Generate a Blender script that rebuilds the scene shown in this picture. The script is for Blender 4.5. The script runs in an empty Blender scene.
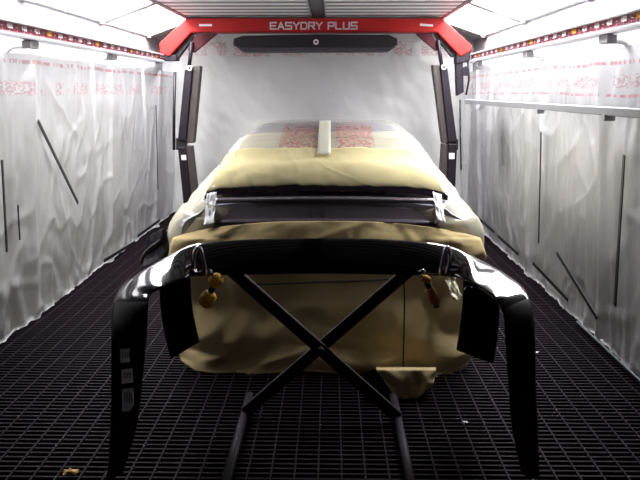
import bpy, math, random
from mathutils import Vector, Matrix, noise

random.seed(7)
SC = bpy.context.scene
COL = SC.collection
PI = math.pi

# ------------------------------------------------------------------ camera
F = 700.0
CAMH = 1.58
TH = math.atan(148.0 / F)
PSI = math.atan(11.0 / F)
cam_d = bpy.data.cameras.new('camera')
cam = bpy.data.objects.new('camera', cam_d)
COL.objects.link(cam)
cam.location = (0, 0, CAMH)
cam.rotation_euler = (PI / 2 - TH, 0, PSI)
cam_d.sensor_width = 36
cam_d.lens = F / 640 * 36
cam_d.clip_start = 0.05
SC.camera = cam

FWD = Vector((-math.sin(PSI) * math.cos(TH), math.cos(PSI) * math.cos(TH), -math.sin(TH)))
RGT = Vector((math.cos(PSI), math.sin(PSI), 0))
UP = RGT.cross(FWD)
ORG = Vector((0, 0, CAMH))


def at(px, py, Y=None, X=None, H=None):
    """survey helper: the point seen in that direction at a known depth, side or height"""
    d = FWD + RGT * ((px - 320) / F) + UP * ((240 - py) / F)
    if Y is not None:
        k = Y / d.y
    elif X is not None:
        k = X / d.x
    else:
        k = (H - CAMH) / d.z
    return ORG + d * k


# ------------------------------------------------------------------ materials
def new_mat(name):
    m = bpy.data.materials.new(name)
    m.use_nodes = True
    nt = m.node_tree
    return m, nt, nt.nodes['Principled BSDF'], nt.nodes['Material Output']


def pri(name, col, rough=0.5, metal=0.0, spec=0.5, coat=0.0, bump=0.0, bscale=40.0, var=0.0, vscale=6.0):
    m, nt, b, o = new_mat(name)
    b.inputs['Base Color'].default_value = (*col, 1)
    b.inputs['Roughness'].default_value = rough
    b.inputs['Metallic'].default_value = metal
    b.inputs['Specular IOR Level'].default_value = spec
    b.inputs['Coat Weight'].default_value = coat
    b.inputs['Coat Roughness'].default_value = 0.03
    tc = nt.nodes.new('ShaderNodeTexCoord')
    if var:
        n = nt.nodes.new('ShaderNodeTexNoise')
        n.inputs['Scale'].default_value = vscale
        n.inputs['Detail'].default_value = 4
        nt.links.new(tc.outputs['Object'], n.inputs['Vector'])
        mx = nt.nodes.new('ShaderNodeMix')
        mx.data_type = 'RGBA'
        mx.inputs['A'].default_value = (*[c * (1 - var) for c in col], 1)
        mx.inputs['B'].default_value = (*[min(1, c * (1 + var)) for c in col], 1)
        nt.links.new(n.outputs['Fac'], mx.inputs['Factor'])
        nt.links.new(mx.outputs['Result'], b.inputs['Base Color'])
    if bump:
        n2 = nt.nodes.new('ShaderNodeTexNoise')
        n2.inputs['Scale'].default_value = bscale
        n2.inputs['Detail'].default_value = 3
        nt.links.new(tc.outputs['Object'], n2.inputs['Vector'])
        bp = nt.nodes.new('ShaderNodeBump')
        bp.inputs['Strength'].default_value = bump
        bp.inputs['Distance'].default_value = 0.01
        nt.links.new(n2.outputs['Fac'], bp.inputs['Height'])
        nt.links.new(bp.outputs['Normal'], b.inputs['Normal'])
    return m


class NG:
    """tiny node-maths helper"""
    def __init__(s, nt):
        s.nt = nt

    def val(s, x, sock):
        if isinstance(x, (int, float)):
            sock.default_value = x
        else:
            s.nt.links.new(x, sock)

    def m(s, op, a, b=0.0, c=None, clamp=False):
        n = s.nt.nodes.new('ShaderNodeMath')
        n.operation = op
        n.use_clamp = clamp
        s.val(a, n.inputs[0])
        s.val(b, n.inputs[1])
        if c is not None:
            s.val(c, n.inputs[2])
        return n.outputs[0]

    def band(s, v, lo, hi, soft):
        """1 inside lo..hi with soft edges"""
        a = s.m('DIVIDE', s.m('SUBTRACT', v, lo), soft, clamp=True)
        b = s.m('DIVIDE', s.m('SUBTRACT', hi, v), soft, clamp=True)
        return s.m('MULTIPLY', a, b)

    def noise(s, vec, scale, detail=2.0):
        n = s.nt.nodes.new('ShaderNodeTexNoise')
        n.inputs['Scale'].default_value = scale
        n.inputs['Detail'].default_value = detail
        s.nt.links.new(vec, n.inputs['Vector'])
        return n.outputs['Fac']

    def mix(s, fac, a, b):
        n = s.nt.nodes.new('ShaderNodeMix')
        n.data_type = 'RGBA'
        s.val(fac, n.inputs['Factor'])
        for x, k in ((a, 'A'), (b, 'B')):
            if isinstance(x, tuple):
                n.inputs[k].default_value = (*x, 1)
            else:
                s.nt.links.new(x, n.inputs[k])
        return n.outputs['Result']


def obj_xyz(nt):
    tc = nt.nodes.new('ShaderNodeTexCoord')
    sx = nt.nodes.new('ShaderNodeSeparateXYZ')
    nt.links.new(tc.outputs['Object'], sx.inputs[0])
    return tc.outputs['Object'], sx.outputs[0], sx.outputs[1], sx.outputs[2]


def scaled(nt, vec, s):
    n = nt.nodes.new('ShaderNodeVectorMath')
    n.operation = 'MULTIPLY'
    nt.links.new(vec, n.inputs[0])
    n.inputs[1].default_value = s
    return n.outputs[0]


RED = (0.55, 0.05, 0.07)


def film_mat(name, lines=(), texts=(), axis='y', alpha=0.5, col=(0.74, 0.74, 0.765), stains=(), rough=0.28, boxes=(), bare=None):
    """clear masking film with red print: lines/texts are heights (lo, hi); stains are sprayed patches"""
    m, nt, b, o = new_mat(name)
    g = NG(nt)
    vec, x, y, z = obj_xyz(nt)
    run = {'y': y, 'x': x}[axis]
    pr = None

    def add(p):
        nonlocal pr
        pr = p if pr is None else g.m('MAXIMUM', pr, p)
    wob = g.m('MULTIPLY', g.m('SUBTRACT', g.noise(scaled(nt, vec, (.9, .9, .2)), 1.6), 0.5), 0.06)
    zz = g.m('ADD', z, wob)
    for lo, hi in lines:
        dash = g.m('GREATER_THAN', g.noise(scaled(nt, vec, (1, 1, .2)), 26.0), 0.46)
        add(g.m('MULTIPLY', g.m('MULTIPLY', g.band(zz, lo, hi, 0.006), dash), 0.8))
    for lo, hi in texts:
        blk = g.m('GREATER_THAN', g.noise(scaled(nt, vec, (1, 1, 2.6)), 30.0, 4), 0.5)
        word = g.m('GREATER_THAN', g.noise(scaled(nt, vec, (1, 1, .3)), 5.0), 0.45)
        add(g.m('MULTIPLY', g.m('MULTIPLY', g.m('MULTIPLY', g.band(zz, lo, hi, 0.02), blk), word), 0.5))
    for (xa, xb, ya, yb) in boxes:
        blk = g.m('GREATER_THAN', g.noise(scaled(nt, vec, (1, 1.6, 1)), 42.0, 4), 0.5)
        add(g.m('MULTIPLY', g.m('MULTIPLY', g.m('MULTIPLY', g.band(x, xa, xb, 0.015), g.band(y, ya, yb, 0.02)), blk), 0.75))
    cloud = g.noise(vec, 2.2, 4)
    base = g.mix(cloud, tuple(c * .9 for c in col), col)
    al = g.m('ADD', alpha - 0.12, g.m('MULTIPLY', g.noise(vec, 1.3, 5), 0.24))
    if bare:
        al = g.m('SUBTRACT', al, g.m('MULTIPLY', g.band(y, bare[0], bare[1], .08), g.m('MULTIPLY', g.band(z, 1.15, 2.0, .05), .5)))
    if pr is not None:
        base = g.mix(pr, base, RED)
        al = g.m('MAXIMUM', al, pr)
    for (yc, yw, zlo, zhi, k) in stains:
        d = g.m('DIVIDE', g.m('SUBTRACT', run, yc), yw)
        s = g.m('MULTIPLY', g.m('POWER', 2.718, g.m('MULTIPLY', g.m('MULTIPLY', d, d), -1.0)), g.band(z, zlo, zhi, 0.3))
        s = g.m('MULTIPLY', s, k)
        base = g.mix(s, base, (0.02, 0.02, 0.022))
        al = g.m('MAXIMUM', al, s)
    nt.links.new(base, b.inputs['Base Color'])
    nt.links.new(al, b.inputs['Alpha'])
    b.inputs['Roughness'].default_value = rough
    bp = nt.nodes.new('ShaderNodeBump')
    bp.inputs['Strength'].default_value = 0.35
    bp.inputs['Distance'].default_value = 0.02
    nt.links.new(g.noise(scaled(nt, vec, (1.2, 1.2, .6)), 9.0, 5), bp.inputs['Height'])
    nt.links.new(bp.outputs['Normal'], b.inputs['Normal'])
    return m


def paper_mat(name, col, spray=None):
    """masking paper; spray = (y0, y1) black paint sprayed over the edge, full at y0 and gone at y1 (object space)"""
    m, nt, b, o = new_mat(name)
    g = NG(nt)
    vec, x, y, z = obj_xyz(nt)
    base = g.mix(g.noise(vec, 3.0, 4), tuple(c * .88 for c in col), tuple(min(1, c * 1.1) for c in col))
    if spray:
        n = g.m('MULTIPLY', g.m('SUBTRACT', g.noise(vec, 4.0, 3), .5), 0.06)
        t = g.m('DIVIDE', g.m('SUBTRACT', spray[1], g.m('ADD', y, n)), spray[1] - spray[0], clamp=True)
        t = g.m('POWER', t, 1.25)
        base = g.mix(t, base, (0.004, 0.003, 0.004))
    nt.links.new(base, b.inputs['Base Color'])
    b.inputs['Roughness'].default_value = 0.7
    b.inputs['Specular IOR Level'].default_value = 0.0
    bp = nt.nodes.new('ShaderNodeBump')
    bp.inputs['Strength'].default_value = 0.25
    bp.inputs['Distance'].default_value = 0.02
    nt.links.new(g.noise(scaled(nt, vec, (1, 1, .7)), 7.0, 5), bp.inputs['Height'])
    nt.links.new(bp.outputs['Normal'], b.inputs['Normal'])
    return m


def emit(name, col, s):
    m, nt, b, o = new_mat(name)
    b.inputs['Base Color'].default_value = (.9, .9, .9, 1)
    b.inputs['Emission Color'].default_value = (*col, 1)
    b.inputs['Emission Strength'].default_value = s
    return m


LAMP = 86.0
M = dict(
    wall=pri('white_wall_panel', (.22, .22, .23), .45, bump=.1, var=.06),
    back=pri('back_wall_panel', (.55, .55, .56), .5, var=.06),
    floor=pri('pit_dark', (.0070, .0038, .0062), .9, spec=.1),
    grate=pri('dusty_steel_grating', (.0110, .0060, .0095), .75, spec=.08, bump=.3, bscale=30, var=.35, vscale=2.5),
    ceil=pri('ceiling_grey', (.66, .66, .65), .45, var=.05),
    ceilmid=pri('ceiling_mid_grey', (.13, .13, .135), .5),
    ceildark=pri('ceiling_groove', (.06, .055, .06), .6),
    frame=pri('lamp_frame', (.22, .21, .22), .4),
    lamp=emit('lamp_tray', (1.0, .985, 1.0), LAMP),
    pane=None,
    reflector=pri('lamp_housing_white', (.85, .85, .86), .5),
    alu=pri('aluminium', (.50, .50, .53), .35, .6),
    railred=pri('rail_dark_red', (.15, .008, .028), .45),
    white=pri('white_print', (.62, .57, .58), .6, spec=.2),
    yellow=pri('yellow_print', (.62, .33, .04), .6, spec=.2),
    red=pri('gantry_red', (.30, .007, .006), .5, spec=.2),
    maroon=pri('bracket_maroon', (.05, .005, .010), .6, spec=.2),
    dark=pri('dark_metal', (.008, .005, .010), .5, spec=.25),
    emit_face=pri('emitter_grille', (.034, .025, .022), .5, bump=.5, bscale=60),
    emit_grey=pri('emitter_lip', (.034, .026, .034), .6, spec=.25),
    black=pri('black_rubber', (.008, .007, .009), .5),
    gloss=pri('black_gloss_paint', (.004, .0035, .006), .08, spec=.6),
    fresh=pri('fresh_black_paint', (.095, .078, .098), .25, spec=.5, coat=.6),
    bump_in=pri('black_plastic', (.006, .005, .007), .6, spec=.15),
    trim=pri('polished_dark_trim', (.55, .53, .60), .12, .9),
    body=pri('silver_blue_paint', (.36, .37, .43), .3, coat=.4),
    tyre=pri('tyre_rubber', (.01, .01, .01), .8),
    rim=pri('wheel_rim', (.25, .25, .27), .3, .8),
    steel=pri('steel_tube', (.016, .013, .017), .6, spec=.2),
    orange=pri('orange_foam', (.95, .42, .04), .7, bump=.6, bscale=60, var=.3, vscale=30),
    brown=pri('brown_strap', (.50, .19, .05), .7, bump=.4, bscale=60, var=.4, vscale=30),
    sticker=pri('grey_sticker', (.80, .79, .82), .5),
    ink=pri('sticker_ink', (.05, .05, .055), .6),
    hose=pri('pale_blue_hose', (.10, .135, .145), .5, spec=.3),
    pipe=pri('white_pipe', (.66, .66, .68), .35),
    clamp=pri('clamp_grey', (.34, .33, .35), .5),
    handrail=pri('grey_beam', (.27, .28, .30), .5),
    tape=pri('pale_tape', (.80, .80, .66), .5, bump=.3, bscale=20),
    crinkle=pri('white_crinkled_film', (.95, .95, .98), .35, bump=.3, bscale=30),
    leaf=pri('ochre_scrap', (.45, .26, .06), .7, bump=.4, bscale=60),
    scrap=pri('white_scrap', (.55, .53, .56), .6),
    darkfilm=pri('dark_glossy_film', (.02, .018, .024), .22, spec=.5, bump=.2, bscale=9),
)


def pane_mat():
    m = bpy.data.materials.new('glowing_pane')
    m.use_nodes = True
    nt = m.node_tree
    nt.nodes.clear()
    o = nt.nodes.new('ShaderNodeOutputMaterial')
    t = nt.nodes.new('ShaderNodeBsdfTransparent')
    e = nt.nodes.new('ShaderNodeEmission')
    e.inputs[0].default_value = (1, .985, 1, 1)
    e.inputs[1].default_value = 2.5
    x = nt.nodes.new('ShaderNodeMixShader')
    x.inputs[0].default_value = .2
    nt.links.new(t.outputs[0], x.inputs[1])
    nt.links.new(e.outputs[0], x.inputs[2])
    nt.links.new(x.outputs[0], o.inputs[0])
    return m


M['pane'] = pane_mat()
# ------------------------------------------------------------------ mesh helpers
class MB:
    def __init__(s):
        s.v = []
        s.f = []
        s.mi = []

    def quad(s, a, b, c, d, mi=0):
        n = len(s.v)
        s.v += [Vector(a), Vector(b), Vector(c), Vector(d)]
        s.f.append((n, n + 1, n + 2, n + 3))
        s.mi.append(mi)
        return s

    def box(s, lo, hi, mi=0):
        n = len(s.v)
        x0, y0, z0 = lo
        x1, y1, z1 = hi
        s.v += [Vector(p) for p in ((x0, y0, z0), (x1, y0, z0), (x1, y1, z0), (x0, y1, z0), (x0, y0, z1), (x1, y0, z1), (x1, y1, z1), (x0, y1, z1))]
        for f in ((0, 3, 2, 1), (4, 5, 6, 7), (0, 1, 5, 4), (1, 2, 6, 5), (2, 3, 7, 6), (3, 0, 4, 7)):
            s.f.append(tuple(n + i for i in f))
            s.mi.append(mi)
        return s

    def beam(s, a, b, w, h, up=(0, 0, 1), mi=0):
        """rectangular bar from a to b"""
        a, b = Vector(a), Vector(b)
        d = (b - a).normalized()
        u = d.cross(Vector(up))
        if u.length < 1e-4:
            u = d.cross(Vector((0, 1, 0)))
        u.normalize()
        w2 = u.cross(d).normalized()
        n = len(s.v)
        for p in (a, b):
            for su, sw in ((-1, -1), (1, -1), (1, 1), (-1, 1)):
                s.v.append(p + u * (su * w / 2) + w2 * (sw * h / 2))
        for f in ((0, 1, 2, 3), (7, 6, 5, 4), (0, 4, 5, 1), (1, 5, 6, 2), (2, 6, 7, 3), (3, 7, 4, 0)):
            s.f.append(tuple(n + i for i in f))
            s.mi.append(mi)
        return s

    def tube(s, path, r, seg=10, cap=True, mi=0):
        path = [Vector(p) for p in path]
        n0 = len(s.v)
        prev = None
        for i, p in enumerate(path):
            if i == 0:
                d = path[1] - p
            elif i == len(path) - 1:
                d = p - path[i - 1]
            else:
                d = (path[i + 1] - p).normalized() + (p - path[i - 1]).normalized()
            d.normalize()
            if prev is None:
                u = d.cross(Vector((0, 0, 1)))
                if u.length < 1e-3:
                    u = d.cross(Vector((0, 1, 0)))
            else:
                u = prev - d * prev.dot(d)
            u.normalize()
            prev = u
            w = d.cross(u)
            rr = r[i] if isinstance(r, (list, tuple)) else r
            for k in range(seg):
                a = 2 * PI * k / seg
                s.v.append(p + u * (rr * math.cos(a)) + w * (rr * math.sin(a)))
        for i in range(len(path) - 1):
            for k in range(seg):
                a = n0 + i * seg + k
                b = n0 + i * seg + (k + 1) % seg
                s.f.append((a, b, b + seg, a + seg))
                s.mi.append(mi)
        if cap:
            s.f.append(tuple(n0 + k for k in reversed(range(seg))))
            s.mi.append(mi)
            s.f.append(tuple(n0 + (len(path) - 1) * seg + k for k in range(seg)))
            s.mi.append(mi)
        return s

    def grid(s, fn, nu, nv, keep=None, mi=0):
        n0 = len(s.v)
        for j in range(nv + 1):
            for i in range(nu + 1):
                s.v.append(Vector(fn(i / nu, j / nv)))
        for j in range(nv):
            for i in range(nu):
                if keep and not keep((i + .5) / nu, (j + .5) / nv):
                    continue
                a = n0 + j * (nu + 1) + i
                s.f.append((a, a + 1, a + nu + 2, a + nu + 1))
                s.mi.append(mi)
        return s

    def prism(s, poly, y0, y1, mi=0):
        """poly = (x, z) outline extruded along y"""
        n0 = len(s.v)
        k = len(poly)
        for y in (y0, y1):
            for x, z in poly:
                s.v.append(Vector((x, y, z)))
        s.f.append(tuple(n0 + i for i in range(k)))
        s.mi.append(mi)
        s.f.append(tuple(n0 + k + i for i in reversed(range(k))))
        s.mi.append(mi)
        for i in range(k):
            j = (i + 1) % k
            s.f.append((n0 + j, n0 + i, n0 + k + i, n0 + k + j))
            s.mi.append(mi)
        return s

    def disc(s, c, r, axis, t, seg=20, mi=0):
        c = Vector(c)
        a = Vector(axis).normalized()
        return s.tube([c - a * t / 2, c + a * t / 2], r, seg, True, mi)

    def build(s, name, mat, parent=None, smooth=False, bevel=0, solid=0, sub=0, loc=None, soff=0.0):
        """world-space verts; object origin = loc (top level) or the thing's own base (part)"""
        root = parent
        while root is not None and root.parent is not None:
            root = root.parent
        base = Vector(loc) if loc is not None else (Vector(root.location) if root else Vector((0, 0, 0)))
        me = bpy.data.meshes.new(name)
        me.from_pydata([v - base for v in s.v], [], s.f)
        mats = mat if isinstance(mat, (list, tuple)) else [mat]
        for mm in mats:
            me.materials.append(mm)
        me.polygons.foreach_set('material_index', s.mi)
        if smooth:
            me.polygons.foreach_set('use_smooth', [True] * len(me.polygons))
        me.update()
        import bmesh
        bm = bmesh.new()
        bm.from_mesh(me)
        bmesh.ops.remove_doubles(bm, verts=bm.verts, dist=1e-5)
        bmesh.ops.recalc_face_normals(bm, faces=bm.faces)
        bm.to_mesh(me)
        bm.free()
        o = bpy.data.objects.new(name, me)
        COL.objects.link(o)
        if parent is None:
            o.location = base
        else:
            o.parent = parent
        if solid:
            md = o.modifiers.new('thick', 'SOLIDIFY')
            md.thickness = solid
            md.offset = soff
        if bevel:
            md = o.modifiers.new('bevel', 'BEVEL')
            md.width = bevel
            md.segments = 3
            md.limit_method = 'ANGLE'
        if sub:
            md = o.modifiers.new('sub', 'SUBSURF')
            md.levels = sub
            md.render_levels = sub
        return o


def tag(o, label=None, cat=None, group=None, kind=None):
    if label:
        o['label'] = label
    if cat:
        o['category'] = cat
    if group:
        o['group'] = group
    if kind:
        o['kind'] = kind
    return o


def empty(name, loc, label, cat, group=None):
    o = bpy.data.objects.new(name, None)
    o.empty_display_size = .1
    COL.objects.link(o)
    o.location = loc
    return tag(o, label, cat, group)


def copy_tree(o, parent=None):
    c = o.copy()
    COL.objects.link(c)
    if parent is not None:
        c.parent = parent
    for ch in [k for k in SC.objects if k.parent == o]:
        copy_tree(ch, c)
    return c


def catmull(pts, t):
    """pts: equal-spaced control vectors, t in 0..1"""
    n = len(pts) - 1
    k = min(int(t * n), n - 1)
    u = t * n - k
    p0 = pts[max(k - 1, 0)]
    p1 = pts[k]
    p2 = pts[k + 1]
    p3 = pts[min(k + 2, n)]
    return 0.5 * ((2 * p1) + (p2 - p0) * u + (2 * p0 - 5 * p1 + 4 * p2 - p3) * u * u + (3 * p1 - p0 - 3 * p2 + p3) * u ** 3)


def lerp_table(tab, x):
    if x <= tab[0][0]:
        return tab[0][1]
    for (a, va), (b, vb) in zip(tab, tab[1:]):
        if x <= b:
            return va + (vb - va) * (x - a) / (b - a)
    return tab[-1][1]


def nz(x, y, z):
    return noise.noise(Vector((x, y, z)))


def text_mb(body, size, xdir, zdir, centre, sx=1.0, depth=0.003, fat=0.0):
    cu = bpy.data.curves.new('lettering', 'FONT')
    cu.body = body
    cu.size = size
    cu.align_x = 'CENTER'
    cu.align_y = 'CENTER'
    cu.extrude = depth / 2
    cu.resolution_u = 3
    cu.offset = fat
    o = bpy.data.objects.new('lettering', cu)
    COL.objects.link(o)
    dg = bpy.context.evaluated_depsgraph_get()
    me = bpy.data.meshes.new_from_object(o.evaluated_get(dg))
    xd, zd = Vector(xdir), Vector(zdir)
    nd = xd.cross(zd)
    mb = MB()
    mb.v = [Vector(centre) + xd * (v.co.x * sx) + zd * v.co.y + nd * v.co.z for v in me.vertices]
    mb.f = [tuple(p.vertices) for p in me.polygons]
    mb.mi = [0] * len(mb.f)
    bpy.data.objects.remove(o)
    bpy.data.curves.remove(cu)
    bpy.data.meshes.remove(me)
    return mb


def join(dst, src):
    n = len(dst.v)
    dst.v += src.v
    dst.f += [tuple(i + n for i in f) for f in src.f]
    dst.mi += src.mi


# ------------------------------------------------------------------ the booth
XL, XR, YB, Y0 = -2.19, 1.82, 9.30, -1.2
CH = 2.42
CL, CR = XL + .54, XR - .55
LAMP_LOW = 2.23

tag(MB().box((XL - .1, Y0, -.3), (XR + .1, YB + .1, -.022)).build('floor', M['floor']), kind='structure')
g = MB()
x = XL + .04
while x < XR:
    g.box((x - .004, Y0, -.022), (x + .004, YB, 0))
    x += .1
y = Y0 + .02
while y < YB:
    g.box((XL, y - .006, -.02), (XR, y + .006, -.004))
    y += .04
gr = g.build('floor_grating', M['grate'], bpy.data.objects['floor'])
tag(gr, kind='structure')

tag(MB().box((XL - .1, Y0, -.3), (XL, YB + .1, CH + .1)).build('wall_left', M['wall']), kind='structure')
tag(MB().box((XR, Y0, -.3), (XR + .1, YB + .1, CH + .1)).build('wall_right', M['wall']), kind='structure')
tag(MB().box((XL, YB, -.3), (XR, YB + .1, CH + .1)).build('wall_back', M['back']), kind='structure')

# slatted ceiling: cross slats with dark grooves between, dark beam down the middle
c = MB()
c.box((CL - .02, Y0, CH + .05), (CR + .02, YB, CH + .1), 1)
c0, c1 = at(310, 2, H=CH).x, at(322, 2, H=CH).x
y = Y0 + .05
band = 0
while y < YB - .15:
    mi = 0 if band % 2 else 3
    for a, b in ((CL, c0 - .03), (c1 + .03, CR)):
        n = len(c.v)
        prof = [(0, .05), (.0, .03), (.01, 0), (.125, 0), (.135, .03), (.135, .05)]
        for xx in (a, b):
            for dy, dz in prof:
                c.v.append(Vector((xx, y + dy, CH + dz)))
        k = len(prof)
        for i in range(k - 1):
            c.f.append((n + i, n + i + 1, n + k + i + 1, n + k + i))
            c.mi.append(mi)
        c.f.append(tuple(n + i for i in range(k)))
        c.mi.append(0)
        c.f.append(tuple(n + k + i for i in reversed(range(k))))
        c.mi.append(0)
    y += .145
    band += 1
for xx in (c0 - .03, c1 + .015, CL - .015, CR):
    c.box((xx, Y0, CH - .008), (xx + .015, YB, CH + .04), 2)
tag(c.build('ceiling', [M['ceil'], M['ceildark'], M['frame'], M['ceilmid']]), kind='structure')
tag(MB().box((c0 - .005, Y0, CH + .0), (c1 + .005, YB, CH + .03)).build('trim_1', M['ceildark']), kind='structure')

# sloped lamps along both sides
def lamp(side, ya, yb, label):
    xw, xc = (XL, CL) if side < 0 else (XR, CR)
    r = empty('light_panel', (xw, ya, LAMP_LOW), label, 'light', 'sloped light panels along the ceiling edges')
    lo, hi = Vector((xw, 0, LAMP_LOW)), Vector((xc, 0, CH))
    e = (hi - lo).normalized()
    nrm = Vector((-e.z * side * -1, 0, -abs(e.x))).normalized()
    if nrm.x * side > 0:
        nrm.x = -nrm.x

    def P(t, y, off=0.0):
        p = lo + (hi - lo) * t + nrm * off
        p.y = y
        return p
    up = nrm
    fr = MB()
    w = .03
    for t in (.03, .97):
        fr.beam(P(t, ya), P(t, yb), w, .03, up)
    for yy in (ya + .032, yb - .032):
        fr.beam(P(.03, yy, .006), P(.97, yy, .006), .064, .036, up)
    f = fr.build('lamp_frame', M['frame'], r)
    for yy in (ya + .03, yb - .03):
        q = P(.05, yy, .012)
        MB().box((q.x - .03, q.y - .035, q.z - .02), (q.x + .03, q.y + .035, q.z)).build('hinge', M['frame'], r)
    MB().grid(lambda u, v: P(.05 + .9 * u, ya + .03 + (yb - ya - .06) * v, -.008), 2, 2).build('diffuser', M['pane'], r)
    # glowing tray inside the housing behind the pane, leaning towards its own wall
    ti, to = Vector((xc + side * .02, 0, CH + .03)), Vector((xw - side * .03, 0, CH + .03 + TILT))
    MB().quad((ti.x, ya + .05, ti.z), (to.x, ya + .05, to.z), (to.x, yb - .05, to.z), (ti.x, yb - .05, ti.z)).build('lamp_tray', M['lamp'], r)
    for yy in (ya + .012, yb - .012):
        MB().prism([(xw - side * .01, LAMP_LOW + .03), (xc, CH + .02), (xc, CH + .03 + TILT + .02), (xw - side * .01, CH + .03 + TILT + .02)], yy - .008, yy + .008).build('housing_end', M['reflector'], r)


TILT = .30
LAMP_FROM = 2
spans = [(0.0, 1.72), (1.72, 3.9), (3.9, 5.16), (5.16, 6.88), (6.88, 8.60)]
place_l = ['nearest in the left row of sloped light panels, above the camera', 'second from the front in the left row of sloped light panels',
           'left sloped light panel cut by the top left corner of the photo', 'left sloped light panel, second from the red gantry', 'left sloped light panel touching the red gantry beam']
place_r = [s.replace('left row', 'right row').replace('left sloped', 'right sloped').replace('top left', 'top right') for s in place_l]
for i, (a, b) in enumerate(spans):
    if i < LAMP_FROM:
        continue
    lamp(-1, a + .005, b - .005, place_l[i])
    lamp(1, a + .005, b - .005, place_r[i])
# boxed-in strip behind the last lamps
for nm, xw, xc in (('trim_2', XL, CL), ('trim_3', XR, CR)):
    tag(MB().prism([(xw, LAMP_LOW), (xc, CH), (xc, CH + .06), (xw, CH + .06)], 8.62, YB).build(nm, M['wall']), kind='structure')


# ------------------------------------------------------------------ rails with printed scale
RLX, RRX = -1.93, 1.59
RH = at(640, 17, X=RRX).z


def rail(side, label, anchor, name='guide_rail'):
    xf = RLX if side < 0 else RRX
    r = empty(name, (xf, 2.0, RH), label, 'rail')
    s = side
    ya, yb = Y0, 8.22
    ch = MB()
    zc = RH
    ch.box((min(xf, xf + s * .06), ya, zc - .03), (max(xf, xf + s * .06), yb, zc + .03))
    for dz0, dz1 in ((.03, .045), (-.052, -.03)):
        ch.box((min(xf - s * .02, xf + s * .06), ya, zc + dz0), (max(xf - s * .02, xf + s * .06), yb, zc + dz1))
    ch.build('channel', M['alu'], r, bevel=.003)
    MB().box((min(xf, xf - s * .004), ya, zc - .029), (max(xf, xf - s * .004), yb, zc + .029)).build('scale_face', M['railred'], r)
    tk = MB()
    xd = (0, 1, 0) if s < 0 else (0, -1, 0)
    for k in range(-30, 40):
        yy = anchor + .2 * k
        if not (1.6 < yy < 8.15):
            continue
        num = 400 - 20 * k
        if num < 0:
            continue
        yel = num % 100 == 0
        text_mb(str(num), .040, xd, (0, 0, 1), (xf - s * .0065, yy, zc + .008), 1.35, fat=.0014).build('numeral', M['yellow' if yel else 'white'], r)
        tk.box((min(xf - s * .004, xf - s * .0065), yy + .09, zc + .004), (max(xf - s * .004, xf - s * .0065), yy + .11, zc + .009))
        for q in range(10):
            ty = yy + .02 * q
            tk.box((min(xf - s * .004, xf - s * .0065), ty - .0015, zc - .026), (max(xf - s * .004, xf - s * .0065), ty + .0015, zc - (.010 if q % 5 == 0 else .018)))
    o = tk.build('scale_ticks', M['white'], r)
    o['kind'] = 'stuff'
    return r


LY4 = at(48, 30, X=RLX).y
RY4 = at(575, 29, X=RRX).y
rail(-1, 'dark red guide rail with printed scale along the left wall', LY4)
rail(1, 'dark red guide rail with printed scale along the right wall', RY4)

# posts that carry the rails: pipe up the wall, bent inwards under the rail
def post(side, y, label):
    xw = XL + .045 if side < 0 else XR - .045
    xf = (RLX if side < 0 else RRX) + side * .02
    r = empty('rail_post', (xw, y, 0), label, 'post', 'pipe posts under the guide rails')
    zt = RH - .08
    path = [Vector((xw, y, .0)), Vector((xw, y, zt - .09))]
    for k in range(1, 7):
        a = k / 6 * PI / 2
        path.append(Vector((xw - side * .09 * (1 - math.cos(a)), y, zt - .09 + .09 * math.sin(a))))
    path.append(Vector((xf + side * .03, y, zt)))
    MB().tube(path, .022, 12).build('pipe', M['pipe'], r, smooth=True)
    cm = MB().box((xf - .025, y - .08, zt - .022), (xf + .025, y + .05, RH - .053))
    cm.box((xf - .03, y - .10, zt - .025), (xf + .03, y - .08, RH - .056))
    cm.build('clamp', M['clamp'], r, bevel=.006)
    MB().box((xw - .03, y - .05, 0), (xw + .03, y + .05, .012)).build('foot_plate', M['clamp'], r)
    return r


LP = [(at(4, 60, X=-2.145).y, 'pipe post on the left wall, cut by the left edge of the photo'),
      (at(94, 100, X=-2.145).y, 'pipe post in the middle of the left wall'),
      (8.15, 'white pipe post on the left wall beside the red gantry')]
RP = [(at(624, 150, X=1.775).y, 'pipe post on the right wall nearest the right edge of the photo'),
      (at(541, 150, X=1.775).y, 'pipe post in the middle of the right wall'),
      (7.95, 'pipe post on the right wall beside the red gantry')]
for y, l in LP:
    post(-1, y, l)
for y, l in RP:
    post(1, y, l)


# ------------------------------------------------------------------ film on the walls
LEAN = .125


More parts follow.
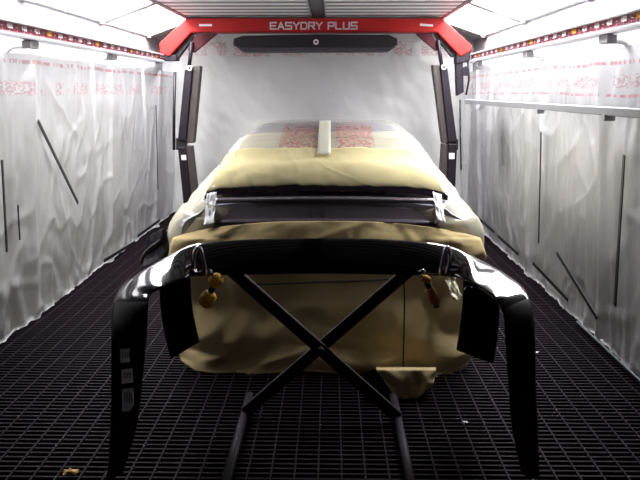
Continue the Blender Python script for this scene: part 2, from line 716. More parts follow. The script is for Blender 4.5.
def film_side(side, posts, seed):
    xb = XL + .075 if side < 0 else XR - .065
    ya, yb = .3, 9.18
    top = 1.82

    def fn(u, v):
        y = ya + (yb - ya) * u
        L = top + .004
        d = v * L
        top_w = .02 * nz(y * 1.4, seed, 0)
        if d < top:
            z = top + top_w * (1 - v) - d
            out = 0.0
        else:
            z = .012
            out = d - top
        e = 0.0
        for p in posts:
            e += .035 * math.exp(-((y - p) / .07) ** 2)
        e += .010 * nz(y * 7, z * .5, seed) + .007 * nz(y * 18, z * 1.6, seed + 3) + .012 * nz(y * 1.5, z * 1.2, seed + 7)
        e += .009 * abs(nz(y * 4 + z * 2.2, z * 3, seed + 11))
        e += .007 * max(0, 1 - abs(nz(y * 1.6 + z * .9, z * 1.3 - y * .3, seed + 21)) * 14)
        e += .008 * max(0, 1 - abs(nz(y * 2.6 - z * 1.4, z * 1.7, seed + 31)) * 14)
        e += .012 * max(0, 1 - abs(nz(y * 2.2, z * .35, seed + 41)) * 14)
        e += LEAN * z / top + .012 * max(0, .15 - z) * 6
        if out > 0:
            z = .012 + .022 * abs(nz(y * 9, out * 14, seed)) + .03 * max(0, nz(y * 2.2, out * 6, seed + 4))
            e += out
        e = max(e, -.03)
        return (xb - side * (e + .005), y, max(z, .008))
    return MB().grid(fn, 420, 70)


leftfilm = film_mat('left_film', lines=[(1.755, 1.785)], texts=[(1.55, 1.66)], alpha=.72)
rightfilm = film_mat('right_film', lines=[(1.735, 1.76), (1.555, 1.575)], texts=[(1.60, 1.69)], alpha=.58,
                     stains=[(at(507, 140, X=1.70).y, .22, .60, 1.50, .85), (at(588, 240, X=1.74).y, .75, .05, .85, .35)])
o = film_side(-1, [p for p, _ in LP], 1.0).build('masking_film', leftfilm, smooth=True)
tag(o, 'clear plastic film with red print hung along the left wall', 'plastic sheet')
o = film_side(1, [p for p, _ in RP], 9.0).build('masking_film', rightfilm, smooth=True)
tag(o, 'clear plastic film with red print hung along the right wall', 'plastic sheet')


def back_fn(u, v):
    x = XL + .12 + (XR - XL - .24) * u
    z = 2.36 - 2.34 * v
    e = .02 * nz(x * 3, z * .8, 4) + .012 * nz(x * 9 + z * 4, z * 5, 8) + .03 * nz(x * 1.1 + z, z * 1.2, 12)
    e += .02 * abs(nz(x * 2.5 + z * 2, z * 2.5 - x, 2))
    return (x, YB - .06 - e, z)


backfilm = film_mat('back_film', lines=[], texts=[(2.02, 2.22)], axis='x', alpha=.72, col=(.86, .87, .85))
o = MB().grid(back_fn, 160, 90).build('plastic_curtain', backfilm, smooth=True)
tag(o, 'wrinkled clear plastic curtain covering the back wall', 'curtain')

# grey beam along the right wall
b0, b1 = at(640, 118, X=1.57).z, at(640, 108.5, X=1.57).z
tag(MB().box((1.54, .3, b0), (1.59, 8.25, b1)).build('trim_4', M['handrail'], bevel=.006), kind='structure')
jb = MB()
for yy in (at(541, 105, X=1.57).y, at(610, 110, X=1.57).y):
    jb.box((1.535, yy - .02, b0 - .03), (1.595, yy + .02, b0 + .005))
tag(jb.build('trim_5', M['clamp']), kind='structure')


# black strips on the walls
def strip(p, q, X, w, label, grp=None, Y=None):
    if Y:
        a, b = at(*p, Y=Y), at(*q, Y=Y)
    else:                       # lie on the leaning film
        s_ = -1 if X < 0 else 1
        ends = []
        for px_ in (p, q):
            xx = X
            for _ in range(4):
                xx = X - s_ * LEAN * max(0, at(*px_, X=xx).z) / 1.82
            ends.append(at(*px_, X=xx))
        a, b = ends
    o = MB().beam(a, b, w, .006, (0, 1, 0) if Y else (1, 0, 0)).build('seam_strip', M['black'], loc=(a + b) / 2)
    # beam(): width lies in the wall plane
    return tag(o, label, 'strip', grp)


LXS, RXS = XL + .135, XR - .125
strip((38, 121), (78, 203), LXS, .028, 'slanting black strip on the left wall film')
strip((2, 160), (7, 252), LXS, .02, 'upright black strip at the left edge of the photo')
strip((18, 205), (20, 240), LXS, .012, 'short thin upright strip low on the left wall film')
strip((156, 105), (158, 190), LXS, .02, 'upright black strip on the left wall beside the white pipe')
strip((541, 132), (538.5, 243), RXS, .022, 'upright black strip in the middle of the right wall')
strip((624, 155), (615, 306), RXS, .028, 'upright black strip near the right edge of the photo')
strip((557, 253), (597, 318), RXS, .028, 'slanting black strip low on the right wall film')
strip((460, 100), (461, 170), 0, .02, 'upright black strip on the back curtain behind the right drying lamps', Y=9.12)
strip((104, 261), (135, 242), LXS + .0, .03, 'nearer black skirting strip at the foot of the left wall')
strip((138, 236), (160, 220), LXS + .0, .03, 'farther black skirting strip at the foot of the left wall')
strip((477, 217), (494, 232), RXS, .03, 'far black skirting strip at the foot of the right wall')
strip((498, 236), (518, 254), RXS, .03, 'middle black skirting strip at the foot of the right wall')
strip((533, 263), (568, 300), RXS, .03, 'near black skirting strip at the foot of the right wall')

# pale hose lying at the foot of the right wall
hp = [at(p[0], p[1], H=.05) for p in ((596, 319), (606, 331), (617, 346), (628, 360), (640, 372), (660, 392))]
hp = [Vector((min(v.x, 1.70), v.y, .05 - .03 * i / 5 + .006 * math.sin(i * 3))) for i, v in enumerate(hp)]
hpp = [catmull(hp, i / 30) for i in range(31)]
for v in hpp:
    v.z = .03
tag(MB().tube(hpp, .007, 8).build('air_hose', M['hose'], smooth=True), 'thin pale blue hose on the floor by the right wall', 'hose')

# ------------------------------------------------------------------ drying gantry
GY = 8.35
gx = (at(161, 44, Y=GY).x + at(470, 47, Y=GY).x) / 2
gan = empty('drying_gantry', (gx, GY, 0), 'red drying arch with dark infrared lamps spanning the booth before the back curtain', 'drying arch')


def pts(lst, Y=GY):
    out = []
    for p in lst:
        v = at(*p, Y=Y)
        out.append((v.x, v.z))
    return out


MB().prism(pts([(161, 44), (188, 19), (441, 19), (470, 46), (470, 51), (459, 57), (436, 33), (193, 33), (171, 57), (162, 53)]), GY - .1, GY + .12).build('arch_beam', M['red'], gan, bevel=.012)
for a in ([(164, 55), (178, 55), (178, 61), (164, 61)], [(455, 54), (470, 50), (468, 62), (455, 64)]):
    MB().prism(pts(a), GY - .08, GY + .1).build('carriage', M['dark'], gan, bevel=.01)
# plates under the sloped ends
for a in ([(172, 57), (190, 34), (196, 34), (178, 58)], [(452, 57), (434, 34), (438, 34), (459, 57)]):
    MB().prism(pts(a), GY - .02, GY + .1).build('side_plate', M['emit_grey'], gan)
for a in ([(189, 50), (197, 34), (218, 34), (195, 53)], [(440, 50), (431, 34), (415, 34), (435, 51)]):
    MB().prism(pts(a), GY - .07, GY + .0).build('bracket', M['maroon'], gan, bevel=.006)
for a, b in (((192, 42), (189, 68)), ((438, 40), (442, 68))):
    MB().tube([at(*a, Y=GY - .09), at(*b, Y=GY - .09)], .022, 10).build('lamp_arm', M['dark'], gan, smooth=True)
ly = GY - .103
tc = at(313.5, 26, Y=ly)
STROKES = {  # wide sign lettering on a 1 x 1 cell
    'E': [[(1, 1), (0, 1), (0, 0), (1, 0)], [(0, .5), (.85, .5)]],
    'A': [[(0, 0), (.5, 1), (1, 0)], [(.22, .3), (.78, .3)]],
    'S': [[(1, 1), (0, 1), (0, .5), (1, .5), (1, 0), (0, 0)]],
    'Y': [[(0, 1), (.5, .5), (1, 1)], [(.5, .5), (.5, 0)]],
    'D': [[(0, 0), (0, 1), (.8, 1), (1, .8), (1, .2), (.8, 0), (0, 0)]],
    'R': [[(0, 0), (0, 1), (1, 1), (1, .5), (0, .5)], [(.5, .5), (1, 0)]],
    'P': [[(0, 0), (0, 1), (1, 1), (1, .45), (0, .45)]],
    'L': [[(0, 1), (0, 0), (1, 0)]],
    'U': [[(0, 1), (0, 0), (1, 0), (1, 1)]]}
la, lb = at(270.5, 29, Y=ly), at(357, 23, Y=ly)
pitch = (lb.x - la.x) / 11.3
zh = at(270, 22.8, Y=ly).z - at(270, 29.2, Y=ly).z
cx_ = la.x
for ch_ in 'EASYDRY PLUS':
    if ch_ == ' ':
        cx_ += pitch * .55
        continue
    lm = MB()
    for line in STROKES[ch_]:
        for p, q in zip(line, line[1:]):
            a = Vector((cx_ + p[0] * pitch * .74, ly, la.z + p[1] * zh))
            b = Vector((cx_ + q[0] * pitch * .74, ly, la.z + q[1] * zh))
            dd = (b - a).normalized() * .007
            lm.beam(a - dd, b + dd, .016, .004, (0, 1, 0))
    lm.build('letter', M['white'], gan)
    cx_ += pitch
for a in ([(199, 24), (212, 24), (212, 26.2), (199, 26.2)], [(420, 23.5), (433, 24.5), (433, 26.5), (420, 25.8)]):
    MB().prism(pts(a, ly), ly - .003, ly + .003).build('maker_plate', M['white'], gan)
# hanging lamp cassettes
def cassette(dark, face, badge=None, sticker=None):
    c = MB().prism(pts(dark, GY - .15), GY - .17, GY + .03).build('lamp_cassette', M['dark'], gan, bevel=.01)
    MB().prism(pts(face, GY - .1), GY - .13, GY + .02).build('heat_grille', M['emit_face'], c, bevel=.008)
    if badge:
        p = at(*badge, Y=GY - .175)
        MB().disc(p, .03, (0, 1, 0), .008).build('badge', M['white'], c)
        MB().disc(p + Vector((0, -.004, 0)), .014, (0, 1, 0), .008).build('badge_centre', M['dark'], c)
    if sticker:
        MB().prism(pts(sticker, GY - .175), GY - .178, GY - .168).build('sticker', M['white'], c)


cassette([(185, 70), (193, 67), (186, 141), (178, 140)], [(193, 66), (201, 66), (194, 143), (186, 143)], (189.5, 68))
cassette([(178, 147), (186, 147), (192, 207), (184, 207)], [(186, 146), (192, 146), (198, 200), (191, 203)], None, [(181, 155), (186, 155), (186.5, 160), (181.5, 160)])
cassette([(440, 65), (447, 66), (457, 142), (448, 142)], [(432, 65), (440, 65), (449, 143), (442, 143)], (444, 67))
cassette([(448, 144), (457, 144), (455, 192), (447, 190)], [(442, 144), (448, 144), (447, 190), (439, 190)], None, [(449, 153), (454.5, 153), (454.5, 159), (449, 159)])
for a in ([(176, 138), (186, 138), (186, 150), (176, 150)], [(447, 139), (458, 139), (458, 150), (447, 150)]):
    MB().prism(pts(a, GY - .1), GY - .12, GY + .0).build('hinge', M['black'], gan, bevel=.01)
c = MB().prism(pts([(234, 39), (243, 36), (316, 34.5), (388, 35), (397, 39), (397, 45), (390, 48), (242, 48), (234, 46)], GY - .2), GY - .25, GY + .05).build('lamp_cassette', M['dark'], gan, bevel=.01)
MB().prism(pts([(236, 46.5), (396, 46.5), (389, 51.5), (243, 52)], GY - .2), GY - .24, GY + .04).build('heat_grille', M['emit_grey'], c, bevel=.006)
p = at(316, 42, Y=GY - .255)
MB().disc(p, .030, (0, 1, 0), .008).build('badge', M['white'], c)
MB().disc(p + Vector((0, -.004, 0)), .013, (0, 1, 0), .008).build('badge_centre', M['dark'], c)
# drive unit and cables
dv = MB().prism(pts([(455, 62), (462, 60), (463, 92), (456, 96)]), GY - .06, GY + .05)
dv.prism(pts([(461, 68), (466, 66), (468, 70), (467, 76), (461, 76)]), GY - .08, GY + .02)
dv.build('drive_unit', M['dark'], gan, bevel=.006)
MB().tube([at(175, 72, Y=GY), at(174, 110, Y=GY), at(174, 150, Y=GY)], .018, 8).build('cable', M['black'], gan, smooth=True)
MB().tube([at(468, 60, Y=GY), at(469, 80, Y=GY), at(466, 95, Y=GY)], .012, 8).build('cable', M['black'], gan, smooth=True)

# ------------------------------------------------------------------ the masked car
CX = -.035
car = empty('masked_car', (CX, 6.0, 0), 'car wrapped in yellow masking paper and clear film, tail towards the camera', 'car')
TAB = [  # Y, H, T, S, B
    (4.06, .955, .66, .80, .84), (4.14, .970, .68, .79, .91), (4.34, .985, .685, .79, .94), (4.70, 1.10, .66, .80, .95),
    (5.10, 1.235, .63, .82, .95), (5.5, 1.305, .60, .84, .95), (6.0, 1.335, .585, .86, .94), (6.6, 1.30, .585, .88, .94),
    (7.0, 1.13, .62, .90, .93), (7.35, .97, .66, .88, .92), (7.8, .90, .66, .84, .88), (8.05, .80, .60, .74, .80)]


def sect(Y):
    out = []
    n = len(TAB)
    k = 0
    while k < n - 2 and Y > TAB[k + 1][0]:
        k += 1
    a, b = TAB[k], TAB[k + 1]
    u = max(0, min(1, (Y - a[0]) / (b[0] - a[0])))
    u = u * u * (3 - 2 * u) * .5 + u * .5
    return [a[i] + (b[i] - a[i]) * u for i in range(1, 5)]


def car_pt(Y, t, off=0.0):
    H, T, S, B = sect(Y)
    s = -1 if t < 0 else 1
    q = abs(t)
    ctl = [Vector((0, H)), Vector((T * .55, H - .006)), Vector((T, H - .035)), Vector(((T * .55 + B * .45), H * .5 + S * .5 + .0)),
           Vector((B, S)), Vector((B + .01, .58)), Vector((B - .01, .40)), Vector((B - .05, .20))]
    # the row before the centre mirrors the row after it
    n = len(ctl) - 1
    k = min(int(q * n), n - 1)
    u = q * n - k
    p0 = ctl[k - 1] if k > 0 else Vector((-ctl[1].x, ctl[1].y))
    p1, p2 = ctl[k], ctl[k + 1]
    p3 = ctl[min(k + 2, n)]
    p = 0.5 * ((2 * p1) + (p2 - p0) * u + (2 * p0 - 5 * p1 + 4 * p2 - p3) * u * u + (3 * p1 - p0 - 3 * p2 + p3) * u ** 3)
    d = (p2 - p1)
    nrm = Vector((-d.y, d.x)) if d.x * 0 + 1 else d
    if nrm.length > 0:
        nrm.normalize()
    if nrm.dot(p - Vector((0, .5))) < 0:
        nrm = -nrm
    p = p + nrm * off
    return Vector((CX + s * p.x, Y, p.y))


bd = MB().grid(lambda u, v: car_pt(4.07 + 3.97 * v, -1 + 2 * u), 56, 60)
# close the tail and the nose
for Y in (4.07, 8.04):
    n = len(bd.v)
    ring = [car_pt(Y, -1 + 2 * i / 56) for i in range(57)]
    bd.v += ring
    bd.f.append(tuple(range(n, n + 57)))
    bd.mi.append(0)
bd.build('body', M['body'], car, smooth=False)
fl = MB().box((CX - .78, 4.12, .19), (CX + .78, 8.0, .24))
fl.build('underbody', M['black'], car)
for sx in (-1, 1):
    for Y in (4.85, 7.35):
        xx = CX + sx * .79
        wmb = MB()
        wmb.tube([(xx - .1, Y, .31), (xx - .085, Y, .31), (xx + .085, Y, .31), (xx + .1, Y, .31)], [.26, .31, .31, .26], 32)
        wh = wmb.build('wheel', M['tyre'], car, smooth=False)
        rm = MB().disc((xx + sx * .095, Y, .31), .2, (1, 0, 0), .03, 28)
        for q in range(5):
            a = q * 2 * PI / 5
            rm.beam((xx + sx * .113, Y, .31), (xx + sx * .113, Y + .19 * math.cos(a), .31 + .19 * math.sin(a)), .04, .02, (1, 0, 0))
        rm.build('rim', M['rim'], wh)

# film over roof and sides (leaves the tail deck and the rear window paper free)
T_TOP = 2.0 / 7


def film_pt(u, v):
    t = -1.0 + 2.0 * u
    q = abs(t)
    curl = max(0.0, .07 - v) / .07
    Y = 4.13 + 3.2 * max(0.0, v - .07) / .93
    o = .016 + .010 * abs(nz(t * 9, Y * 2.5, 3)) + .012 * nz(t * 5 + Y * 3, Y * 2, 6) * (1 if q > T_TOP else .4)
    if q > .5:
        o += .02 * (1 + nz(Y * 6, t * 2, 1)) * (q - .5) * 2
    o += .014 * max(0, 1 - abs(nz(t * 4 + Y * 2.4, Y * 1.1 - t * 3, 17)) * 8) * min(1, q * 2)
    p = car_pt(Y, t, o)
    if curl > 0:
        p.x = CX + (p.x - CX) * (1 - .24 * curl ** 1.5)
        p.y -= .085 * math.sin(curl * PI / 2) + .015 * nz(p.x * 9, p.z * 9, 4)
        p.z -= .05 * curl
    return p


def film_keep(u, v):
    Y = 4.13 + 3.2 * max(0.0, v - .07) / .93
    q = abs(-1 + 2 * u)
    if Y < 4.80 and q < T_TOP * (1.0 if Y > 4.3 else 1.08):
        return False
    return q < .9


carfilm = film_mat('car_film', alpha=.64, col=(.80, .755, .56), rough=.22, bare=(-.72, 3.0),
                   boxes=[(-.34, -.035, -1.16, -.30), (.06, .35, -1.16, -.30)])
MB().grid(film_pt, 140, 150, film_keep).build('cover_film', carfilm, car, smooth=True)
tag(bpy.data.objects['cover_film'], 'clear film with red print over roof and sides')

# yellow paper over the rear window with black overspray along its lower edge
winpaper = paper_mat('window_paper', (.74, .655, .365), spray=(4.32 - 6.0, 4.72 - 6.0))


def win_pt(u, v):
    Y = 4.155 + .745 * v
    t = (-1 + 2 * u) * (T_TOP + .04)
    fold = .007 * max(0, 1 - abs(nz(t * 11 - abs(t) * 4 + Y * 2.4, Y * 1.2, 25)) * 16) + .010 * abs(nz(t * 22 + Y * 2, Y * 1.5, 5)) + .006 * nz(t * 12 - Y * 9, Y * 4, 9)
    fold += .014 * max(0, nz(t * 7 + Y * 7, Y * 2, 2)) * (abs(t) / T_TOP)
    p = car_pt(Y, t, .024 + fold)
    if v > .9:
        p.z += .006 * (1 - (1 - v) / .1)
    return p


MB().grid(win_pt, 110, 60).build('window_paper', winpaper, car, smooth=True, solid=.002)
tag(bpy.data.objects['window_paper'], 'yellow paper with black overspray over the rear window')
# pale tape strip down the middle of the roof film
MB().grid(lambda u, v: car_pt(4.78 + .86 * v, .0 + 0, .0) + Vector(((at(324.5, 140, Y=5.1).x - CX) - .045 +   .09 * u, 0, .045)), 4, 16).build('tape_strip', M['tape'], car, smooth=True, solid=.002)

# freshly painted black boot lid edge / spoiler
x0, x1 = at(211, 208, Y=4.05).x, at(439.5, 208, Y=4.05).x
prof = [(4.17, .962), (4.14, .968), (4.10, .971), (4.075, .970), (4.062, .966), (4.06, .959), (4.066, .950), (4.075, .942), (4.066, .925), (4.055, .915),
        (4.052, .908), (4.028, .865), (4.022, .856), (4.005, .850), (3.998, .842), (4.01, .83), (4.05, .82)]


def lid_pt(u, v):
    i = v * (len(prof) - 1)
    k = min(int(i), len(prof) - 2)
    f = i - k
    Y = prof[k][0] + (prof[k + 1][0] - prof[k][0]) * f
    z = prof[k][1] + (prof[k + 1][1] - prof[k][1]) * f
    s = -1 + 2 * u
    Y += .05 * abs(s) ** 4
    z -= .016 * s * s
    return (x0 + (x1 - x0) * u, Y, z)


lid = MB().grid(lid_pt, 40, 48).build('boot_lid', M['fresh'], car, smooth=True, solid=.01)
tag(lid, 'freshly painted gloss black boot lid')
for px in (311.5, 323.5):
    a, b = at(px, 203, Y=4.05), at(px, 218, Y=4.02)
    MB().beam(a, b, .008, .004, (0, 1, 0)).build('lid_mark', M['emit_face'], lid)

# crumpled white film at both ends of the lid
def crumple(quad, Y, amp, seed, n=14):
    def fn(u, v):
        a = [quad[0][i] * (1 - u) + quad[1][i] * u for i in (0, 1)]
        b = [quad[3][i] * (1 - u) + quad[2][i] * u for i in (0, 1)]
        p = at(a[0] * (1 - v) + b[0] * v, a[1] * (1 - v) + b[1] * v, Y=Y)
        p.y += .14 * (1 - v)
        return p + Vector((amp * .4 * nz(u * 5, v * 6, seed), -amp * (.5 + nz(u * 4, v * 5, seed + 2)), amp * .4 * nz(u * 6, v * 4, seed + 5)))
    return MB().grid(fn, n, n)


crumple([(203, 197), (213, 195), (214, 224), (204, 226)], 4.0, .012, 1).build('film_scrap', M['crinkle'], car, smooth=True, solid=.002)
crumple([(436, 195), (445, 198), (445, 223), (437, 221)], 4.0, .012, 5).build('film_scrap', M['crinkle'], car, smooth=True, solid=.002)
crumple([(446, 277), (456, 276), (462, 298), (452, 300)], 3.80, .03, 7).build('film_scrap', carfilm, car, smooth=True, solid=.002)

# paper skirt hanging from the boot lid to the floor, curling round both rear corners
ROWS = [(221, 3.985, 190, 460), (240, 3.925, 173, 480), (262, 3.895, 168, 487), (300, 3.87, 180, 468), (335, 3.82, 182, 464), (358, 3.79, 178, 474), (374, 3.77, 181, 468)]
HEM = [(178, -10), (195, 0), (240, 2), (300, -3), (330, -1), (352, 2), (385, -7), (400, -3), (430, 7), (455, 4), (473, -8)]
skirt = paper_mat('skirt_paper', (.47, .37, .195))  # toned down from the window paper: shade put into the colour


def skirt_pt(u, v):
    r = v * (len(ROWS) - 1)
    k = min(int(r), len(ROWS) - 2)
    f = r - k
    a, b = ROWS[k], ROWS[k + 1]
    py, Yc, xl, xr = [a[i] + (b[i] - a[i]) * f for i in range(4)]
    px = xl + (xr - xl) * u
    s = abs(-1 + 2 * u)
    Y = Yc + .10 * s ** 6
    py2 = py - 5 * s ** 5 + 16 * s ** 3 * max(0, 1 - v * 5) + lerp_table(HEM, px) * max(0, v - .75) * 4
    fold = .030 * nz(u * 6, v * 2.2, 3) + .016 * nz(u * 14 + v * 4, v * 5, 8) + .05 * abs(nz(u * 3.2 - v * 3, v * 3.4 + u, 5)) - .03 * abs(nz(u * 5 + v * 4, v * 2.5 - u, 15))
    if v < .22:
        fold += .016 * math.sin(u * 70 + 3 * nz(u * 9, 0, 1)) * (v / .22) * nz(u * 7, 1, 2)
    fold += .03 * max(0, v - .8) * 5 * nz(u * 8, 3, 9)
    p = at(px, py2, Y=Y - fold)
    return p


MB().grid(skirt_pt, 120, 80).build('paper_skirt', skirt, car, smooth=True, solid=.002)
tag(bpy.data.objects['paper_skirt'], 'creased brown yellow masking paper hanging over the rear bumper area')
# darker folded flap drooping at the lower right
def flap_fn(u, v):
    if v < .35:                 # billows forward off the hem ...
        k = v / .35
        px, py, Y = 376 + (436 - 376) * u, 367 + 2.5 * k, 3.765 - .30 * k
    else:                       # ... and droops to the grating
        k = (v - .35) / .65
        px = (376 + 60 * u) * (1 - k) + (399 + 34 * u) * k
        py = 369.5 + (33 - 16 * u * u) * k
        Y = 3.465 - .035 * k
    w_ = nz(u * 4, v * 3, 4)
    p = at(px, py, Y=Y - .035 * w_)
    return Vector((p.x, p.y, max(p.z, .006)))


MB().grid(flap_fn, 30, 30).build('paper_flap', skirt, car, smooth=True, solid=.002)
# dark seam lines on the paper
sl = MB()
sl.tube([at(x, y, Y=3.83) for x, y in ((243, 284), (275, 284), (290, 283), (330, 282), (370, 280.5), (400, 279))], .006, 6)
sl.tube([at(x, y, Y=Y) for x, y, Y in ((404, 281, 3.83), (404.5, 300, 3.82), (404, 335, 3.77), (403, 368, 3.72))], .005, 6)
sl.build('paper_seam', M['black'], car)
# dark glossy film pushed out beside the left rear corner
def dfilm(u, v):
    a = [(166, 226), (170, 262)]
    bq = [(147, 238), (141, 268)]
    px = (a[0][0] * (1 - v) + a[1][0] * v) * (1 - u) + (bq[0][0] * (1 - v) + bq[1][0] * v) * u
    py = (a[0][1] * (1 - v) + a[1][1] * v) * (1 - u) + (bq[0][1] * (1 - v) + bq[1][1] * v) * u
    return at(px, py + 1.5 * nz(u * 4, v * 4, 3), Y=4.22 + .05 * nz(u * 2.5, v * 2.5, 1) + .1 * u)


MB().grid(dfilm, 20, 20).build('dark_film', M['darkfilm'], car, smooth=True, solid=.003)
ap = [at(x, y, Y=4.24) for x, y in ((141, 264), (144, 255), (150, 248), (157, 243), (163, 238), (168, 231))]
MB().tube([catmull(ap, i / 24) for i in range(25)], .011, 8).build('film_hem', M['emit_face'], car, smooth=True)

# ------------------------------------------------------------------ the bumper on its stand
BL = [  # outer px, outer Y, inner px, inner Y : left wing from the low tip up to the corner
    ((113, 478), 2.50, (122, 474), 2.54),
    ((111, 430), 2.56, (137, 424), 2.60),
    ((111, 380), 2.65, (143, 376), 2.67),
    ((111, 335), 2.74, (147, 334), 2.76),
    ((112, 308), 2.86, (148, 306), 2.81),
    ((121, 287), 2.975, (151, 294), 2.87),
    ((142, 271), 3.05, (166, 286), 2.895),
    ((166, 257), 3.13, (186, 278), 2.955),
    ((191, 245), 3.21, (201, 276), 3.08),
]
BC = [((228, 240.5), 3.22, (235, 275), 3.12), ((272, 238.5), 3.23, (275, 274), 3.14), ((320, 238), 3.23, (320, 273.5), 3.15), ((370, 238.5), 3.23, (368, 274), 3.14), ((412, 241), 3.22, (408, 275), 3.12)]
BR = [
    ((449, 246), 3.21, (442, 276), 3.08),
    ((475, 257), 3.13, (462, 279), 2.955),
    ((501, 271), 3.05, (480, 288), 2.885),
    ((522, 286), 2.92, (496, 300), 2.80),
    ((531, 303), 2.77, (503, 314), 2.75),
    ((534, 335), 2.66, (505, 338), 2.69),
    ((535, 380), 2.62, (508, 378), 2.65),
    ((536, 430), 2.56, (512, 426), 2.60),
    ((535, 479), 2.50, (522, 474), 2.54),
]
ALL = BL + BC + BR
OUT = [at(*a[0], Y=a[1]) for a in ALL]
INN = [at(*a[2], Y=a[3]) for a in ALL]
bcx = (OUT[len(BL) + 2].x)
bmp = empty('car_bumper', (bcx, 3.2, 0), 'glossy black car bumper hung with drooping wings on a cross stand behind the car', 'bumper')
NS = 120


def bulge(u):
    s = abs(u * 2 - 1)
    k = max(0, min(1, (.42 - s) / .10))
    return .003 + .017 * k * k * (3 - 2 * k)


def b_pt(u, v):
    o, i = catmull(OUT, u), catmull(INN, u)
    d = (i - o)
    tng = (catmull(OUT, min(1, u + .01)) - catmull(OUT, max(0, u - .01)))
    n = d.cross(tng)
    if n.length > 1e-6:
        n.normalize()
    # bulge towards the sky / the camera
    if n.z * 1.0 - n.y * .6 < 0:
        n = -n
    if v < .12:       # rolled outer lip, turned away from the viewer
        k = 1 - v / .12
        return o - n * (.035 * k) + d * (.02 * (1 - k))
    w = (v - .12) / .88
    return o + d * (.02 + .98 * w) + n * (bulge(u) * math.sin(PI * w) ** .8)


sh = MB().grid(b_pt, NS, 16)
for fi in range(len(sh.f)):
    uu = (fi % NS + .5) / NS
    if abs(uu * 2 - 1) > 1 - 2 * 4.3 / (len(ALL) - 1):
        sh.mi[fi] = 1
sh.build('bumper_shell', [M['gloss'], M['bump_in']], bmp, smooth=True, solid=.006)
# turned-down side flanges behind the wings
def flange(q, Y0_, Y1_, bow):
    def fn(u, v):
        a = [q[0][i] * (1 - u) + q[1][i] * u for i in (0, 1)]
        b = [q[3][i] * (1 - u) + q[2][i] * u for i in (0, 1)]
        px = a[0] * (1 - v) + b[0] * v + bow * math.sin(PI * v)
        return at(px, a[1] * (1 - v) + b[1] * v, Y=Y0_ + (Y1_ - Y0_) * v + .04 * math.sin(PI * u))
    return MB().grid(fn, 12, 18)


flange([(160, 280), (190, 270), (199, 342), (171, 358)], 3.05, 3.16, -3).build('side_flange', M['bump_in'], bmp, smooth=True, solid=.012)
flange([(464, 272), (499, 291), (493, 363), (457, 350)], 3.05, 3.16, 2).build('side_flange', M['bump_in'], bmp, smooth=True, solid=.012)
# rolled return at each corner, edge highlight put in as a bright metal loop
for loop in ([(194, 275), (194, 258), (196, 250), (199, 248), (202, 254), (204.5, 264), (206, 275)], [(440, 275), (442, 262), (445, 251), (448, 248), (450, 253), (449, 264), (446, 275)]):
    pp = [at(x, y, Y=3.10 - .02) for x, y in loop]
    MB().tube([catmull(pp, i / 24) for i in range(25)], .011, 8)  .build('corner_return', M['trim'], bmp, smooth=True)
# three stickers inside the left wing
for q in ([(120, 349), (129.5, 348.5), (129.5, 362), (120.5, 363)], [(121.5, 369.5), (132.5, 368.5), (133, 382.5), (122, 384)], [(122, 389), (133, 387.5), (134, 404), (130, 411), (122, 412)]):
    lg = [(308, 2.835), (335, 2.745), (379, 2.655), (427, 2.575), (478, 2.515)]

    def sp(px, py, off):
        return at(px, py, Y=lerp_table(lg, py) - off)
    s = MB()
    s.v = [sp(p[0], p[1], .022) for p in q]
    s.f = [tuple(range(len(q)))]
    s.mi = [0]
    s = s.build('sticker', M['sticker'], bmp, solid=.002)
    y0s, y1s = q[0][1], q[-1][1]
    for k in range(5):
        xx = q[0][0] + 2 + k * 1.7
        ya_, yb_ = y0s + 3, y0s + (y1s - y0s) * .62
        MB().quad(sp(xx, ya_, .026), sp(xx + .8, ya_, .026), sp(xx + .8, yb_, .026), sp(xx, yb_, .026)).build('barcode_line', M['ink'], s)
# small clip on the right flange
MB().tube([at(463, 292, Y=3.0), at(467, 286, Y=3.0), at(472, 287, Y=3.0)], .005, 6).build('clip', M['trim'], bmp, smooth=True)

# stand: two crossing arms on two floor tubes
FXL, FXR = at(242, 425, H=.02).x, at(399, 424, H=.02).x
st = empty('cross_stand', ((FXL + FXR) / 2, 3.1, 0), 'dark steel cross stand carrying the black bumper on padded arms', 'stand')
tl, tr = at(223, 263, Y=3.27), at(421, 263, Y=3.27)
MB().beam(tl, Vector((FXR, 3.16, .03)), .058, .025, (0, 1, 0)).build('cross_arm', M['steel'], st, bevel=.004)
MB().beam(tr + Vector((0, .04, 0)), Vector((FXL, 3.2, .03)), .058, .025, (0, 1, 0)).build('cross_arm', M['steel'], st, bevel=.004)
pv = tl.lerp(Vector((FXR, 3.16, .03)), .555)
MB().disc(pv, .02, (0, 1, 0), .09).build('pivot_bolt', M['steel'], st)
for xx in (FXL, FXR):
    MB().tube([(xx, 2.45, .022), (xx, 3.42, .022)], .021, 12).build('floor_tube', M['steel'], st, smooth=True)


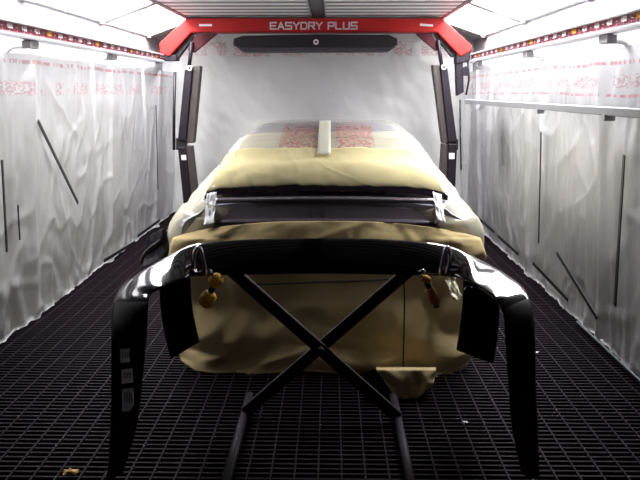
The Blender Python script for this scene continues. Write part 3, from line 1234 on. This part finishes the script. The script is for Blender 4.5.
def arm(path, pads):
    MB().tube([at(*p, Y=3.02) for p in path], .014, 10).build('hook_arm', M['black'], st, smooth=True)
    for a, b, r, mk in pads:
        pa, pb = at(*a, Y=3.02), at(*b, Y=3.02)
        d = pb - pa
        MB().tube([pa, pa + d * .12, pa + d * .5, pa + d * .88, pb], [r * .7, r * .95, r * 1.05, r * .95, r * .7], 14).build('foam_pad', M[mk], st, smooth=True)


arm([(220, 276), (216, 281), (211, 291), (205, 306)], [((221, 277), (211, 284), .030, 'orange'), ((212, 293), (203, 305), .034, 'orange')])
arm([(421, 276), (425, 279), (431, 291), (437, 307)], [((421, 277), (430, 281), .018, 'orange'), ((429, 288), (437, 304), .024, 'brown')])
MB().tube([catmull([at(x, y, Y=3.0) for x, y in ((419, 272), (422, 270), (425, 271.5), (424.5, 275))], i / 12) for i in range(13)], .005, 8).build('hook', M['trim'], st, smooth=True)
MB().tube([at(x, y, Y=3.0) for x, y in ((210, 269), (212, 273), (213, 276))], .006, 8).build('hook', M['trim'], st, smooth=True)

# ------------------------------------------------------------------ scraps on the floor
def scrap(px, py, size, mat, name, label, cat, seed):
    c = at(px, py, H=.012)
    mb = MB().grid(lambda u, v: c + Vector(((u - .5) * size * (1 + .5 * nz(v * 3, 0, seed)), (v - .5) * size * .7, -.008 + .012 + .5 * size * max(-.02, nz(u * 3, v * 3, seed)))), 10, 10)
    return tag(mb.build(name, mat, smooth=True, loc=(c.x, c.y, 0), solid=.002), label, cat)


scrap(71, 473, .06, M['leaf'], 'paper_scrap', 'ochre scrap on the floor grating at the bottom left', 'scrap', 2)
scrap(465, 423, .025, M['scrap'], 'paper_scrap', 'tiny white scrap on the grating right of the stand', 'scrap', 4)
scrap(537, 353, .022, M['scrap'], 'paper_scrap', 'tiny white scrap on the grating beside the right bumper wing', 'scrap', 6)

# ------------------------------------------------------------------ world and view
w = bpy.data.worlds.new('world')
SC.world = w
w.use_nodes = True
bg = w.node_tree.nodes['Background']
bg.inputs[0].default_value = (.02, .018, .022, 1)
bg.inputs[1].default_value = .3
SC.view_settings.view_transform = 'Standard'
SC.view_settings.look = 'None'
SC.view_settings.gamma = 1
SC.view_settings.use_curve_mapping = False
SC.view_settings.exposure = 0.0
SC.cycles.use_denoising = True
SC.cycles.max_bounces = 8
SC.cycles.transparent_max_bounces = 12
